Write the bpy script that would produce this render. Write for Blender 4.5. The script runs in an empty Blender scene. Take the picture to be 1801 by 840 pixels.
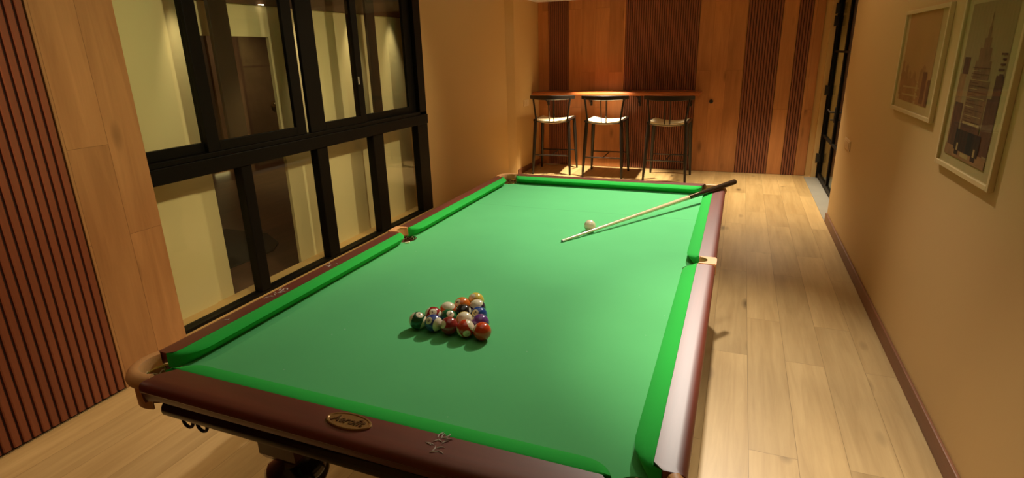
import bpy, bmesh, math, random
from mathutils import Vector, Matrix
random.seed(7)
S = bpy.context.scene
COL = S.collection
H = 0.82            # height of the rail top above the floor
PI = math.pi

# ------------------------------------------------------------------ camera
cam_d = bpy.data.cameras.new('camera')
cam = bpy.data.objects.new('camera', cam_d); COL.objects.link(cam)
_r = Vector((0.9292369853, 0.3685427865, -0.0263598106))
_u = Vector((-0.0864162496, 0.2861428232, 0.9542821996))
_f = Vector((-0.3592364916, 0.8844763984, -0.2977425798))
cam.matrix_world = Matrix(((_r.x, _u.x, -_f.x, 0.77785), (_r.y, _u.y, -_f.y, -2.18644), (_r.z, _u.z, -_f.z, 0.79655 + H), (0, 0, 0, 1)))
cam_d.sensor_fit = 'HORIZONTAL'; cam_d.sensor_width = 36.0
cam_d.lens = 36.0 * 980.206 / 1801.0
cam_d.shift_y = -17.8 / 1801.0
cam_d.clip_start = 0.05
S.camera = cam

# ------------------------------------------------------------------ exposure and lights
vs = S.view_settings
S.display_settings.display_device = 'sRGB'
vs.view_transform = 'Standard'; vs.look = 'None'; vs.exposure = 0.0; vs.gamma = 1.0; vs.use_curve_mapping = False
w = bpy.data.worlds.new('World'); S.world = w; w.use_nodes = True
w.node_tree.nodes['Background'].inputs[0].default_value = (1.0, 0.72, 0.45, 1)
w.node_tree.nodes['Background'].inputs[1].default_value = 0.02

def spot(name, loc, watts, color, target=None, angle=120, blend=0.9, radius=0.035):
    d = bpy.data.lights.new(name, 'SPOT'); o = bpy.data.objects.new(name, d); COL.objects.link(o)
    d.energy = watts; d.color = color; d.spot_size = math.radians(angle); d.spot_blend = blend; d.shadow_soft_size = radius
    o.location = loc
    t = Vector(target) if target else Vector((loc[0], loc[1], 0))
    o.rotation_euler = (t - Vector(loc)).to_track_quat('-Z', 'Y').to_euler()
    return o
NEUT = (1.0, 0.86, 0.66); WARM = (1.0, 0.73, 0.43); AMB = (1.0, 0.6, 0.3)
YG = (1.0, 0.84, 0.50); TBL = (1.0, 0.93, 0.80); SPOTC = (1.0, 0.86, 0.60); NEAR = (1.0, 0.88, 0.68)
CEIL = 3.35; SOFF = 2.32
spot('table_spot', (0.70, 2.30, CEIL - 0.06), 480, TBL, (0.38, 0.72, 0.8), 66, 1.0, 0.035)
spot('table_spot', (0.70, 1.68, CEIL - 0.06), 75, TBL, (0.40, 0.6, 0.8), 66, 1.0, 0.035)
spot('corridor_spot', (1.05, 4.95, SOFF - 0.03), 440, SPOTC, (1.15, 4.5, 0), 90, 1.0)
spot('bar_spot', (-1.0, 5.15, SOFF - 0.03), 820, SPOTC, (-1.0, 5.15, 0), 56, 0.5)
spot('near_spot', (0.98, -0.7, CEIL - 0.06), 260, NEAR, (1.08, -0.5, 0), 38, 1.0)
spot('table_spot', (0.90, -1.1, CEIL - 0.06), 100, TBL, (0.38, 0.45, 0.8), 36, 1.0, 0.035)  # added fill for the near sides of the balls, not a table lamp
spot('window_fill', (1.2, -0.6, CEIL - 0.06), 290, YG, (-2.3, 0.3, 0.80), 50, 1.0, 0.12)  # this one and the next are added to brighten the outer wall through the glass
spot('window_fill', (1.2, 2.9, CEIL - 0.06), 270, YG, (-2.3, 1.6, 0.75), 44, 1.0, 0.12)
spot('near_left_spot', (-1.85, -1.6, CEIL - 0.06), 200, WARM, (-1.85, -0.9, 0), 58, 1.0)
spot('mid_left_spot', (-0.5, 3.2, CEIL - 0.06), 14, NEUT, (-2.1, 4.0, 1.2), 120, 1.0)
spot('mid_right_spot', (0.9, 3.0, CEIL - 0.06), 42, WARM, (1.656, 2.4, 0.8), 110, 1.0)
def strip(name, loc, sx, sy, watts, color, rot):
    d = bpy.data.lights.new(name, 'AREA'); d.shape = 'RECTANGLE'; d.size = sx; d.size_y = sy; d.energy = watts; d.color = color
    o = bpy.data.objects.new(name, d); COL.objects.link(o); o.location = loc; o.rotation_euler = rot; return o
YG = (1.0, 0.84, 0.50)
for gy in (-0.35, 0.28, 1.3, 1.9, 2.5, 3.2):
    spot('wall_washer', (-2.19, gy, 2.15), 24, YG, (-2.34, gy, 0.0), 40, 1.0, 0.02)
strip('ceiling_fill', (0.2, 0.2, CEIL - 0.02), 1.8, 4.0, 9, NEUT, (0, 0, 0))  # added soft fill under the ceiling to lift the unlit sides
strip('floor_fill', (-2.21, 1.5, 0.02), 0.03, 5.0, 12, YG, (PI, 0, 0))  # added hidden strip that brightens the lower outer wall
spot('hall_spot', (-5.2, 4.6, 2.4), 34, WARM, (-6.0, 4.4, 0.4), 150, 1.0)
spot('hall_spot', (-3.4, 2.0, 2.4), 18, WARM, (-3.6, 2.0, 0), 120, 1.0)
spot('porch_spot', (2.5, 5.2, 2.3), 70, (1.0, 0.75, 0.4), (2.8, 5.2, 0.5), 140, 1.0)

# ------------------------------------------------------------------ material helpers
def nt(name):
    m = bpy.data.materials.new(name); m.use_nodes = True
    n = m.node_tree.nodes; b = n['Principled BSDF']
    return m, m.node_tree, b
def lin(c):
    return tuple((x / 12.92 if x <= 0.04045 else ((x + 0.055) / 1.055) ** 2.4) for x in c)
def mat(name, c, rough=0.5, metal=0.0, coat=0.0, bump=0.0, bscale=80, var=0.0, vscale=6, spec=0.5, emit=None, estr=0, sheen=0):
    m, t, b = nt(name)
    b.inputs['Base Color'].default_value = (*c, 1); b.inputs['Roughness'].default_value = rough
    b.inputs['Metallic'].default_value = metal; b.inputs['Coat Weight'].default_value = coat
    b.inputs['Coat Roughness'].default_value = 0.08
    b.inputs['Specular IOR Level'].default_value = spec
    if sheen: b.inputs['Sheen Weight'].default_value = sheen
    tc = t.nodes.new('ShaderNodeTexCoord')
    if var:
        nz = t.nodes.new('ShaderNodeTexNoise'); nz.inputs['Scale'].default_value = vscale; nz.inputs['Detail'].default_value = 6
        t.links.new(tc.outputs['Object'], nz.inputs['Vector'])
        mx = t.nodes.new('ShaderNodeMix'); mx.data_type = 'RGBA'
        mx.inputs[6].default_value = (*[x * (1 - var) for x in c], 1); mx.inputs[7].default_value = (*[min(1, x * (1 + var)) for x in c], 1)
        t.links.new(nz.outputs['Fac'], mx.inputs[0]); t.links.new(mx.outputs[2], b.inputs['Base Color'])
    if bump:
        nb = t.nodes.new('ShaderNodeTexNoise'); nb.inputs['Scale'].default_value = bscale; nb.inputs['Detail'].default_value = 4
        t.links.new(tc.outputs['Object'], nb.inputs['Vector'])
        bp = t.nodes.new('ShaderNodeBump'); bp.inputs['Strength'].default_value = bump; bp.inputs['Distance'].default_value = 0.004
        t.links.new(nb.outputs['Fac'], bp.inputs['Height']); t.links.new(bp.outputs['Normal'], b.inputs['Normal'])
    if emit:
        b.inputs['Emission Color'].default_value = (*emit, 1); b.inputs['Emission Strength'].default_value = estr
    return m
def wood(name, c1, c2, along='y', across='x', rough=0.4, coat=0.0, plank=None, knots=0.0, grain=1.0, flat=1.0, crough=0.1):
    """grain runs in direction `along`; plank=(length,width) adds board seams; uses object space"""
    m, t, b = nt(name); N = t.nodes; L = t.links
    tc = N.new('ShaderNodeTexCoord'); sx = N.new('ShaderNodeSeparateXYZ'); L.new(tc.outputs['Object'], sx.inputs[0])
    cb = N.new('ShaderNodeCombineXYZ')
    ax = {'x': 0, 'y': 1, 'z': 2}; third = [k for k in 'xyz' if k not in (along, across)][0]
    L.new(sx.outputs[ax[along]], cb.inputs[0]); L.new(sx.outputs[ax[across]], cb.inputs[1]); L.new(sx.outputs[ax[third]], cb.inputs[2])
    vec = cb.outputs[0]
    fac_pl = None
    if plank:
        br = N.new('ShaderNodeTexBrick'); br.offset = 0.37; br.inputs['Scale'].default_value = 1.0
        br.inputs['Brick Width'].default_value = plank[0]; br.inputs['Row Height'].default_value = plank[1]
        br.inputs['Mortar Size'].default_value = 0.0012; br.inputs['Mortar Smooth'].default_value = 0.3
        br.inputs['Color1'].default_value = (0, 0, 0, 1); br.inputs['Color2'].default_value = (1, 1, 1, 1); br.inputs['Mortar'].default_value = (0.5, 0.5, 0.5, 1)
        L.new(vec, br.inputs['Vector'])
        # shift the grain per board
        sc = N.new('ShaderNodeVectorMath'); sc.operation = 'MULTIPLY_ADD'
        L.new(br.outputs['Color'], sc.inputs[0]); sc.inputs[1].default_value = (7.3, 0.0, 5.1); L.new(vec, sc.inputs[2])
        vec = sc.outputs[0]
    mp = N.new('ShaderNodeMapping'); mp.inputs['Scale'].default_value = (1.2, 16.0 * grain, 16.0 * grain); L.new(vec, mp.inputs['Vector'])
    nz = N.new('ShaderNodeTexNoise'); nz.inputs['Scale'].default_value = 1.4; nz.inputs['Detail'].default_value = 8; nz.inputs['Roughness'].default_value = 0.62; nz.inputs['Distortion'].default_value = 0.6
    L.new(mp.outputs[0], nz.inputs['Vector'])
    mp2 = N.new('ShaderNodeMapping'); mp2.inputs['Scale'].default_value = (0.9, 3.2, 3.2); L.new(vec, mp2.inputs['Vector'])
    n2 = N.new('ShaderNodeTexNoise'); n2.inputs['Scale'].default_value = 1.3; n2.inputs['Detail'].default_value = 3; L.new(mp2.outputs[0], n2.inputs['Vector'])
    ad = N.new('ShaderNodeMath'); ad.operation = 'MULTIPLY_ADD'; L.new(n2.outputs['Fac'], ad.inputs[0]); ad.inputs[1].default_value = 0.8; L.new(nz.outputs['Fac'], ad.inputs[2])
    rmp = N.new('ShaderNodeMapRange'); rmp.inputs[1].default_value = 0.9 - 0.32 * flat; rmp.inputs[2].default_value = 0.9 + 0.32 * flat; L.new(ad.outputs[0], rmp.inputs[0])
    mx = N.new('ShaderNodeMix'); mx.data_type = 'RGBA'; mx.inputs[6].default_value = (*c1, 1); mx.inputs[7].default_value = (*c2, 1)
    L.new(rmp.outputs[0], mx.inputs[0]); col = mx.outputs[2]
    if plank:
        hv = N.new('ShaderNodeHueSaturation'); mr = N.new('ShaderNodeMapRange'); mr.inputs[3].default_value = 0.86; mr.inputs[4].default_value = 1.10
        L.new(br.outputs['Color'], mr.inputs[0]); L.new(mr.outputs[0], hv.inputs['Value']); L.new(col, hv.inputs['Color'])
        m3 = N.new('ShaderNodeMix'); m3.data_type = 'RGBA'; L.new(br.outputs['Fac'], m3.inputs[0]); L.new(hv.outputs[0], m3.inputs[6])
        m3.inputs[7].default_value = (*[x * 0.62 for x in c1], 1); col = m3.outputs[2]
    if knots:
        mk = N.new('ShaderNodeMapping'); mk.inputs['Scale'].default_value = (1.6, 4.4, 4.4); L.new(vec, mk.inputs['Vector'])
        vo = N.new('ShaderNodeTexVoronoi'); vo.inputs['Scale'].default_value = 1.0; L.new(mk.outputs[0], vo.inputs['Vector'])
        kr = N.new('ShaderNodeMapRange'); kr.inputs[1].default_value = 0.04; kr.inputs[2].default_value = 0.17; kr.inputs[3].default_value = knots; kr.inputs[4].default_value = 0.0
        L.new(vo.outputs['Distance'], kr.inputs[0])
        m4 = N.new('ShaderNodeMix'); m4.data_type = 'RGBA'; L.new(kr.outputs[0], m4.inputs[0]); L.new(col, m4.inputs[6]); m4.inputs[7].default_value = (*[x * 0.35 for x in c1], 1); col = m4.outputs[2]
    L.new(col, b.inputs['Base Color'])
    b.inputs['Roughness'].default_value = rough; b.inputs['Coat Weight'].default_value = coat; b.inputs['Coat Roughness'].default_value = crough
    return m
def glass(name, tint=(0.96, 0.97, 0.93)):
    m = bpy.data.materials.new(name); m.use_nodes = True; t = m.node_tree; N = t.nodes; N.remove(N['Principled BSDF'])
    tr = N.new('ShaderNodeBsdfTransparent'); tr.inputs[0].default_value = (*tint, 1)
    gl = N.new('ShaderNodeBsdfGlossy'); gl.inputs['Roughness'].default_value = 0.02
    lw = N.new('ShaderNodeLayerWeight'); pw = N.new('ShaderNodeMath'); pw.operation = 'POWER'; t.links.new(lw.outputs['Facing'], pw.inputs[0]); lw.inputs['Blend'].default_value = 0.5; pw.inputs[1].default_value = 4.0
    fr = N.new('ShaderNodeMath'); fr.operation = 'MULTIPLY_ADD'; t.links.new(pw.outputs[0], fr.inputs[0]); fr.inputs[1].default_value = 0.35; fr.inputs[2].default_value = 0.03
    mx = N.new('ShaderNodeMixShader'); t.links.new(fr.outputs[0], mx.inputs[0]); t.links.new(tr.outputs[0], mx.inputs[1]); t.links.new(gl.outputs[0], mx.inputs[2])
    t.links.new(mx.outputs[0], N['Material Output'].inputs['Surface'])
    return m

M = {}
M['floor'] = wood('oak_floor', (0.36, 0.225, 0.09), (0.57, 0.39, 0.18), 'y', 'x', 0.38, 0.0, (1.3, 0.188), 0.9, 1.0, 1.15)
M['oak'] = wood('oak_cladding', (0.37, 0.165, 0.06), (0.57, 0.28, 0.11), 'z', 'y', 0.42, 0.0, (1.25, 0.19), 0.8, 0.8, 1.0)
M['oak_x'] = wood('oak_cladding_far', (0.38, 0.145, 0.048), (0.60, 0.25, 0.088), 'z', 'x', 0.42, 0.0, (1.35, 0.195), 0.7, 0.8, 1.0)
M['slat'] = wood('walnut_slats', (0.19, 0.05, 0.022), (0.32, 0.09, 0.04), 'z', 'y', 0.45, 0.0, None, 0, 0.8, 1.5)
M['slat_x'] = wood('walnut_slats_far', (0.17, 0.052, 0.024), (0.30, 0.095, 0.045), 'z', 'x', 0.45, 0.0, None, 0, 0.8, 1.5)
M['black_gap'] = mat('dark_backing', (0.035, 0.012, 0.007), 0.8)
M['paint'] = mat('cream_wall_paint', (0.59, 0.375, 0.15), 0.62, bump=0.06, bscale=60, var=0.02, vscale=1.2)
M['ceil'] = mat('white_ceiling_paint', (0.80, 0.74, 0.64), 0.8)
M['soffit'] = mat('soffit_paint', (0.62, 0.45, 0.28), 0.8)
M['outer'] = mat('outer_wall_paint', (0.82, 0.70, 0.40), 0.7, var=0.02, vscale=1.5)
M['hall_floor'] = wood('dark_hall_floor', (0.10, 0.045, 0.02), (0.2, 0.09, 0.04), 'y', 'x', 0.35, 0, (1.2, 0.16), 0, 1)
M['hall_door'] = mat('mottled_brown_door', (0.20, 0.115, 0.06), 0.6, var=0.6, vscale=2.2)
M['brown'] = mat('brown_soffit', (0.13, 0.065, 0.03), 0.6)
M['skirt'] = wood('brown_skirting', (0.16, 0.06, 0.025), (0.24, 0.09, 0.04), 'y', 'z', 0.45)
M['black_al'] = mat('black_aluminium', (0.005, 0.004, 0.003), 0.5, spec=0.15)
M['black_al2'] = mat('black_rear_sash', (0.016, 0.011, 0.006), 0.5, spec=0.4)
M['glass'] = glass('window_glass')
M['glass_door'] = glass('door_glass', (0.8, 0.8, 0.7))
M['stone'] = mat('grey_threshold', (0.24, 0.22, 0.19), 0.6, var=0.1)
M['iron'] = mat('black_iron', (0.015, 0.012, 0.01), 0.35)
M['switch'] = mat('switch_plastic', (0.66, 0.46, 0.24), 0.4)
M['frame'] = mat('cream_frame', (0.62, 0.44, 0.21), 0.4)
M['mat'] = mat('cream_mount', (0.66, 0.48, 0.24), 0.8)
M['rail'] = wood('mahogany_lacquer', (0.10, 0.013, 0.007), (0.19, 0.026, 0.012), 'y', 'x', 0.46, 1.0, None, 0, 1.2, crough=0.42)
M['rail_x'] = wood('mahogany_lacquer_end', (0.10, 0.013, 0.007), (0.19, 0.026, 0.012), 'x', 'y', 0.46, 1.0, None, 0, 1.2, crough=0.42)
M['apron'] = wood('dark_mahogany', (0.05, 0.014, 0.008), (0.085, 0.022, 0.012), 'x', 'y', 0.22, 0.7)
M['gloss_black'] = mat('black_lacquer', (0.010, 0.006, 0.005), 0.15, coat=0.8)
M['leather'] = mat('tan_leather', (0.74, 0.37, 0.145), 0.45, bump=0.15, bscale=220, var=0.12, vscale=20)
M['leather_in'] = mat('tan_leather_lining', (0.40, 0.19, 0.08), 0.6)
M['brass'] = mat('polished_brass', (0.85, 0.68, 0.36), 0.18, metal=1.0)
M['net'] = mat('cream_net_cord', (0.72, 0.64, 0.42), 0.8)
M['plaque'] = mat('bronze_plaque', (0.36, 0.19, 0.06), 0.38, metal=0.45, var=0.2, vscale=60)
M['plaque_dark'] = mat('bronze_letters', (0.16, 0.075, 0.025), 0.4, metal=0.4)
M['chalk'] = mat('chalk_mark', (0.60, 0.52, 0.46), 0.9)
M['cue_shaft'] = wood('maple_cue', (0.72, 0.52, 0.28), (0.85, 0.66, 0.40), 'y', 'x', 0.25, 0.6)
M['cue_butt'] = mat('black_cue_butt', (0.02, 0.012, 0.009), 0.2, coat=0.6)
M['ferrule'] = mat('ivory_ferrule', (0.8, 0.72, 0.55), 0.3)
M['stool'] = mat('black_painted_wood', (0.016, 0.011, 0.008), 0.32)
M['woven'] = mat('woven_cream_cord', (0.72, 0.62, 0.42), 0.85, bump=0.5, bscale=160, var=0.15, vscale=60)
M['counter'] = wood('counter_wood', (0.34, 0.085, 0.022), (0.50, 0.15, 0.04), 'x', 'y', 0.28, 0.5)
M['ink'] = mat('numeral_ink', (0.01, 0.01, 0.01), 0.3)
M['gold_glow'] = mat('glowing_strip', (0.9, 0.7, 0.3), 0.5, emit=(1.0, 0.82, 0.35), estr=1.6)
M['rug'] = mat('dark_rug', (0.035, 0.03, 0.018), 0.9)

def cloth_mat(name, c, marks):
    m, t, b = nt(name); N = t.nodes; L = t.links
    tc = N.new('ShaderNodeTexCoord')
    nz = N.new('ShaderNodeTexNoise'); nz.inputs['Scale'].default_value = 5; nz.inputs['Detail'].default_value = 5; L.new(tc.outputs['Object'], nz.inputs['Vector'])
    mx = N.new('ShaderNodeMix'); mx.data_type = 'RGBA'; mx.inputs[6].default_value = (*[x * 0.94 for x in c], 1); mx.inputs[7].default_value = (*[x * 1.06 for x in c], 1)
    L.new(nz.outputs['Fac'], mx.inputs[0]); col = mx.outputs[2]
    if marks:
        vo = N.new('ShaderNodeTexVoronoi'); vo.inputs['Scale'].default_value = 22; L.new(tc.outputs['Object'], vo.inputs['Vector'])
        n3 = N.new('ShaderNodeTexNoise'); n3.inputs['Scale'].default_value = 4; L.new(tc.outputs['Object'], n3.inputs['Vector'])
        sz = N.new('ShaderNodeMapRange'); sz.inputs[1].default_value = 0.5; sz.inputs[2].default_value = 0.75; sz.inputs[3].default_value = 0.0; sz.inputs[4].default_value = 0.10; L.new(n3.outputs['Fac'], sz.inputs[0])
        lt = N.new('ShaderNodeMath'); lt.operation = 'LESS_THAN'; L.new(vo.outputs['Distance'], lt.inputs[0]); L.new(sz.outputs[0], lt.inputs[1])
        mu = N.new('ShaderNodeMath'); mu.operation = 'MULTIPLY'; L.new(lt.outputs[0], mu.inputs[0]); mu.inputs[1].default_value = 0.35
        m5 = N.new('ShaderNodeMix'); m5.data_type = 'RGBA'; L.new(mu.outputs[0], m5.inputs[0]); L.new(col, m5.inputs[6]); m5.inputs[7].default_value = (0.5, 0.62, 0.5, 1); col = m5.outputs[2]
        # faint baulk line
        sp = N.new('ShaderNodeSeparateXYZ'); L.new(tc.outputs['Object'], sp.inputs[0])
        sb = N.new('ShaderNodeMath'); sb.operation = 'SUBTRACT'; L.new(sp.outputs[1], sb.inputs[0]); sb.inputs[1].default_value = 0.73
        ab = N.new('ShaderNodeMath'); ab.operation = 'ABSOLUTE'; L.new(sb.outputs[0], ab.inputs[0])
        l2 = N.new('ShaderNodeMath'); l2.operation = 'LESS_THAN'; L.new(ab.outputs[0], l2.inputs[0]); l2.inputs[1].default_value = 0.0018
        mv = N.new('ShaderNodeMath'); mv.operation = 'MULTIPLY'; L.new(l2.outputs[0], mv.inputs[0]); mv.inputs[1].default_value = 0.45
        m6 = N.new('ShaderNodeMix'); m6.data_type = 'RGBA'; L.new(mv.outputs[0], m6.inputs[0]); L.new(col, m6.inputs[6]); m6.inputs[7].default_value = (*[x * 0.4 for x in c], 1); col = m6.outputs[2]
    L.new(col, b.inputs['Base Color']); b.inputs['Roughness'].default_value = 0.9; b.inputs['Specular IOR Level'].default_value = 0.15
    b.inputs['Sheen Weight'].default_value = 0.08; b.inputs['Sheen Roughness'].default_value = 0.5
    nb = N.new('ShaderNodeTexNoise'); nb.inputs['Scale'].default_value = 500; L.new(tc.outputs['Object'], nb.inputs['Vector'])
    bp = N.new('ShaderNodeBump'); bp.inputs['Strength'].default_value = 0.1; bp.inputs['Distance'].default_value = 0.001; L.new(nb.outputs['Fac'], bp.inputs['Height']); L.new(bp.outputs['Normal'], b.inputs['Normal'])
    return m
M['cloth'] = cloth_mat('green_baize', (0.112, 0.50, 0.175), True)
M['cush'] = cloth_mat('green_cushion_cloth', (0.022, 0.45, 0.055), False)

# ------------------------------------------------------------------ mesh helpers
def link(name, bm, m, parent=None, smooth=False):
    bmesh.ops.recalc_face_normals(bm, faces=bm.faces[:])
    me = bpy.data.meshes.new(name); bm.to_mesh(me); bm.free()
    for x in (m if isinstance(m, (list, tuple)) else [m]): me.materials.append(x)
    if smooth:
        for p in me.polygons: p.use_smooth = True
        try: me.set_sharp_from_angle(angle=math.radians(35))
        except Exception: pass
    o = bpy.data.objects.new(name, me); COL.objects.link(o)
    if parent:
        o.parent = parent; o.matrix_parent_inverse = parent.matrix_world.inverted() if False else Matrix.Translation(-parent.location)
    return o
def tag(o, label=None, cat=None, group=None, kind=None):
    if label: o['label'] = label
    if cat: o['category'] = cat
    if group: o['group'] = group
    if kind: o['kind'] = kind
    return o
def empty(name, loc, label, cat, group=None):
    o = bpy.data.objects.new(name, None); COL.objects.link(o); o.location = loc; o.empty_display_size = 0.1
    return tag(o, label, cat, group)
def box(bm, x0, x1, y0, y1, z0, z1, bev=0.0, mi=0):
    vs_ = [bm.verts.new((x, y, z)) for x in (x0, x1) for y in (y0, y1) for z in (z0, z1)]
    fs = [(0, 1, 3, 2), (4, 6, 7, 5), (0, 4, 5, 1), (2, 3, 7, 6), (0, 2, 6, 4), (1, 5, 7, 3)]
    F = [bm.faces.new([vs_[i] for i in f]) for f in fs]
    for f in F: f.material_index = mi
    if bev:
        ed = list({e for f in F for e in f.edges})
        bmesh.ops.bevel(bm, geom=ed, offset=bev, segments=2, profile=0.5, affect='EDGES')
    return bm
def B(*a, **k): return box(bmesh.new(), *a, **k)
def tube(bm, pts, rad, seg=10, caps=True):
    """pts: list of Vectors; rad: number or list"""
    pts = [Vector(p) for p in pts]; n = len(pts)
    rs = rad if isinstance(rad, (list, tuple)) else [rad] * n
    rings = []; prev = None
    for i, p in enumerate(pts):
        d = (pts[min(i + 1, n - 1)] - pts[max(i - 1, 0)]).normalized()
        if prev is None:
            a = Vector((0, 0, 1)) if abs(d.z) < 0.9 else Vector((1, 0, 0)); a = (a - d * a.dot(d)).normalized()
        else: a = (prev - d * prev.dot(d)).normalized()
        prev = a; b = d.cross(a)
        rings.append([bm.verts.new(p + (a * math.cos(2 * PI * k / seg) + b * math.sin(2 * PI * k / seg)) * rs[i]) for k in range(seg)])
    for i in range(n - 1):
        for k in range(seg):
            bm.faces.new((rings[i][k], rings[i][(k + 1) % seg], rings[i + 1][(k + 1) % seg], rings[i + 1][k]))
    if caps: bm.faces.new(rings[0][::-1]); bm.faces.new(rings[-1])
    return bm
def loft(bm, secs, closed_sec=True, caps=True):
    R_ = [[bm.verts.new(p) for p in s] for s in secs]
    m_ = len(R_[0])
    for i in range(len(R_) - 1):
        for k in range(m_ if closed_sec else m_ - 1):
            bm.faces.new((R_[i][k], R_[i][(k + 1) % m_], R_[i + 1][(k + 1) % m_], R_[i + 1][k]))
    if caps and closed_sec: bm.faces.new(R_[0][::-1]); bm.faces.new(R_[-1])
    return bm
def prism(bm, poly, z0, z1):
    lo = [bm.verts.new((x, y, z0)) for x, y in poly]; hi = [bm.verts.new((x, y, z1)) for x, y in poly]
    n = len(poly)
    bm.faces.new(lo[::-1]); bm.faces.new(hi)
    for i in range(n): bm.faces.new((lo[i], lo[(i + 1) % n], hi[(i + 1) % n], hi[i]))
    return bm
def lathe(bm, prof, c=(0, 0), seg=32):
    return loft(bm, [[(c[0] + r * math.cos(2 * PI * k / seg), c[1] + r * math.sin(2 * PI * k / seg), z) for k in range(seg)] for r, z in prof])
def struct(name, bm, m, parent=None, smooth=False):
    o = link(name, bm, m, parent, smooth)
    if not parent: o['kind'] = 'structure'
    return o

# ================================================================== THE ROOM
XL = -2.08; XR = 1.656; YF = 5.93; YN = -3.9
struct('floor', B(-2.30, 1.90, YN - 0.1, YF + 0.1, -0.12, 0.0), M['floor'])
bm = bmesh.new(); box(bm, -2.34, 1.9, YN - 0.1, 4.50, CEIL, CEIL + 0.1); box(bm, -2.34, 1.9, 4.50, YF + 0.1, SOFF, CEIL + 0.1)
struct('ceiling', bm, M['ceil'])
struct('wall_back', B(-2.34, 1.9, YF, YF + 0.12, 0, CEIL), M['paint'])
struct('wall_front', B(-2.34, 1.9, YN - 0.12, YN, 0, CEIL), M['paint'])
# right wall, stops at the recess of the glazed door
struct('wall_right', B(XR, 1.90, YN, 3.72, 0, CEIL, bev=0.004), M['paint'])
bm = bmesh.new(); box(bm, 1.72, 1.90, 5.83, YF, 0, CEIL); box(bm, 1.76, 1.90, 3.72, 5.83, 2.222, CEIL); box(bm, 1.785, 1.90, 3.72, 4.20, 0, 2.222)
struct('wall_door_recess', bm, M['paint'])
# left wall: behind the cladding, under / over the window, the plain pier, the alcove side
struct('wall_left', B(-2.30, XL - 0.03, YN, -0.205, 0, CEIL), M['paint'])
bm = bmesh.new(); box(bm, -2.30, -2.09, -0.205, 2.722, 0, 0.115); box(bm, -2.30, -2.09, -0.205, 2.722, 2.50, CEIL)
box(bm, -2.30, -2.105, 2.722, 4.86, 0, CEIL)
struct('wall_left_plain', bm, M['paint'])
bm = bmesh.new(); prism(bm, [(-2.30, 4.86), (-2.105, 4.86), (-2.10, 4.865), (-2.025, 4.955), (-2.02, 4.97), (-2.02, YF), (-2.30, YF)], 0, CEIL)
struct('wall_alcove_side', bm, M['paint'])
# skirtings
struct('baseboard_right', B(XR - 0.015, XR, YN, 3.72, 0, 0.088, bev=0.004), M['skirt'])
struct('baseboard_alcove', B(-2.02, -2.008, 4.98, YF - 0.03, 0, 0.08, bev=0.003), M['skirt'])
# threshold of the glazed door
struct('trim_1', B(1.64, 1.90, 3.72, 5.83, 0.0, 0.004), M['stone'])

# oak cladding between slats and window
struct('trim_2', B(-2.11, XL, -0.583, -0.203, 0, CEIL, bev=0.003), M['oak'])
# left slatted panel
def slats_y(x, y0, y1, pitch, m):
    bm = bmesh.new(); box(bm, x - 0.03, x - 0.014, y0, y1, 0, CEIL, mi=1)
    y = y1 - 0.004
    while y > y0 + pitch * 0.5:
        ya, yb = y - pitch * 0.80, y
        loft(bm, [[(x - 0.014, ya, z), (x - 0.004, ya + 0.001, z), (x, ya + 0.005, z), (x, yb - 0.005, z), (x - 0.004, yb - 0.001, z), (x - 0.014, yb, z)] for z in (0.012, CEIL)])
        y -= pitch
    return struct('trim_3', bm, [m, M['black_gap']])
slats_y(XL + 0.006, -3.85, -0.588, 0.039, M['slat'])
# far wall panels
def slats_x(nm, x0, x1, pitch, top):
    bm = bmesh.new(); box(bm, x0, x1, YF - 0.012, YF, 0, top, mi=1)
    n = max(1, round((x1 - x0) / pitch)); p = (x1 - x0) / n
    for i in range(n):
        a = x0 + i * p + p * 0.11; b = x0 + (i + 1) * p - p * 0.11; y = YF - 0.012
        loft(bm, [[(a, y, z), (a + 0.001, y - 0.007, z), (a + 0.004, y - 0.010, z), (b - 0.004, y - 0.010, z), (b - 0.001, y - 0.007, z), (b, y, z)] for z in (0.004, top)])
    return struct(nm, bm, [M['slat_x'], M['black_gap']])
def oakp(nm, x0, x1):
    return struct(nm, B(x0, x1, YF - 0.016, YF, 0.002, SOFF, bev=0.002), M['oak_x'])
oakp('trim_4', -2.018, -1.862); slats_x('trim_5', -1.860, -1.558, 0.030, SOFF); oakp('trim_6', -1.556, -0.758)
slats_x('trim_7', -0.756, 0.208, 0.030, SOFF); oak_mid = oakp('trim_8', 0.212, 0.789)
slats_x('trim_9', 0.792, 0.993, 0.033, SOFF); slats_x('trim_10', 0.9935, 1.189, 0.032, SOFF)
oakp('trim_11', 1.192, 1.367); slats_x('trim_12', 1.370, 1.524, 0.031, SOFF); oakp('trim_13', 1.527, 1.652)
bm = bmesh.new()
loft(bm, [[(0.427 + r * math.cos(2 * PI * k / 20), y, 0.95 + r * math.sin(2 * PI * k / 20)) for k in range(20)] for r, y in ((0.012, YF - 0.014), (0.012, YF - 0.03), (0.024, YF - 0.034), (0.026, YF - 0.044), (0.018, YF - 0.05))])
struct('door_pull', bm, M['iron'], oak_mid, True)

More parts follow.
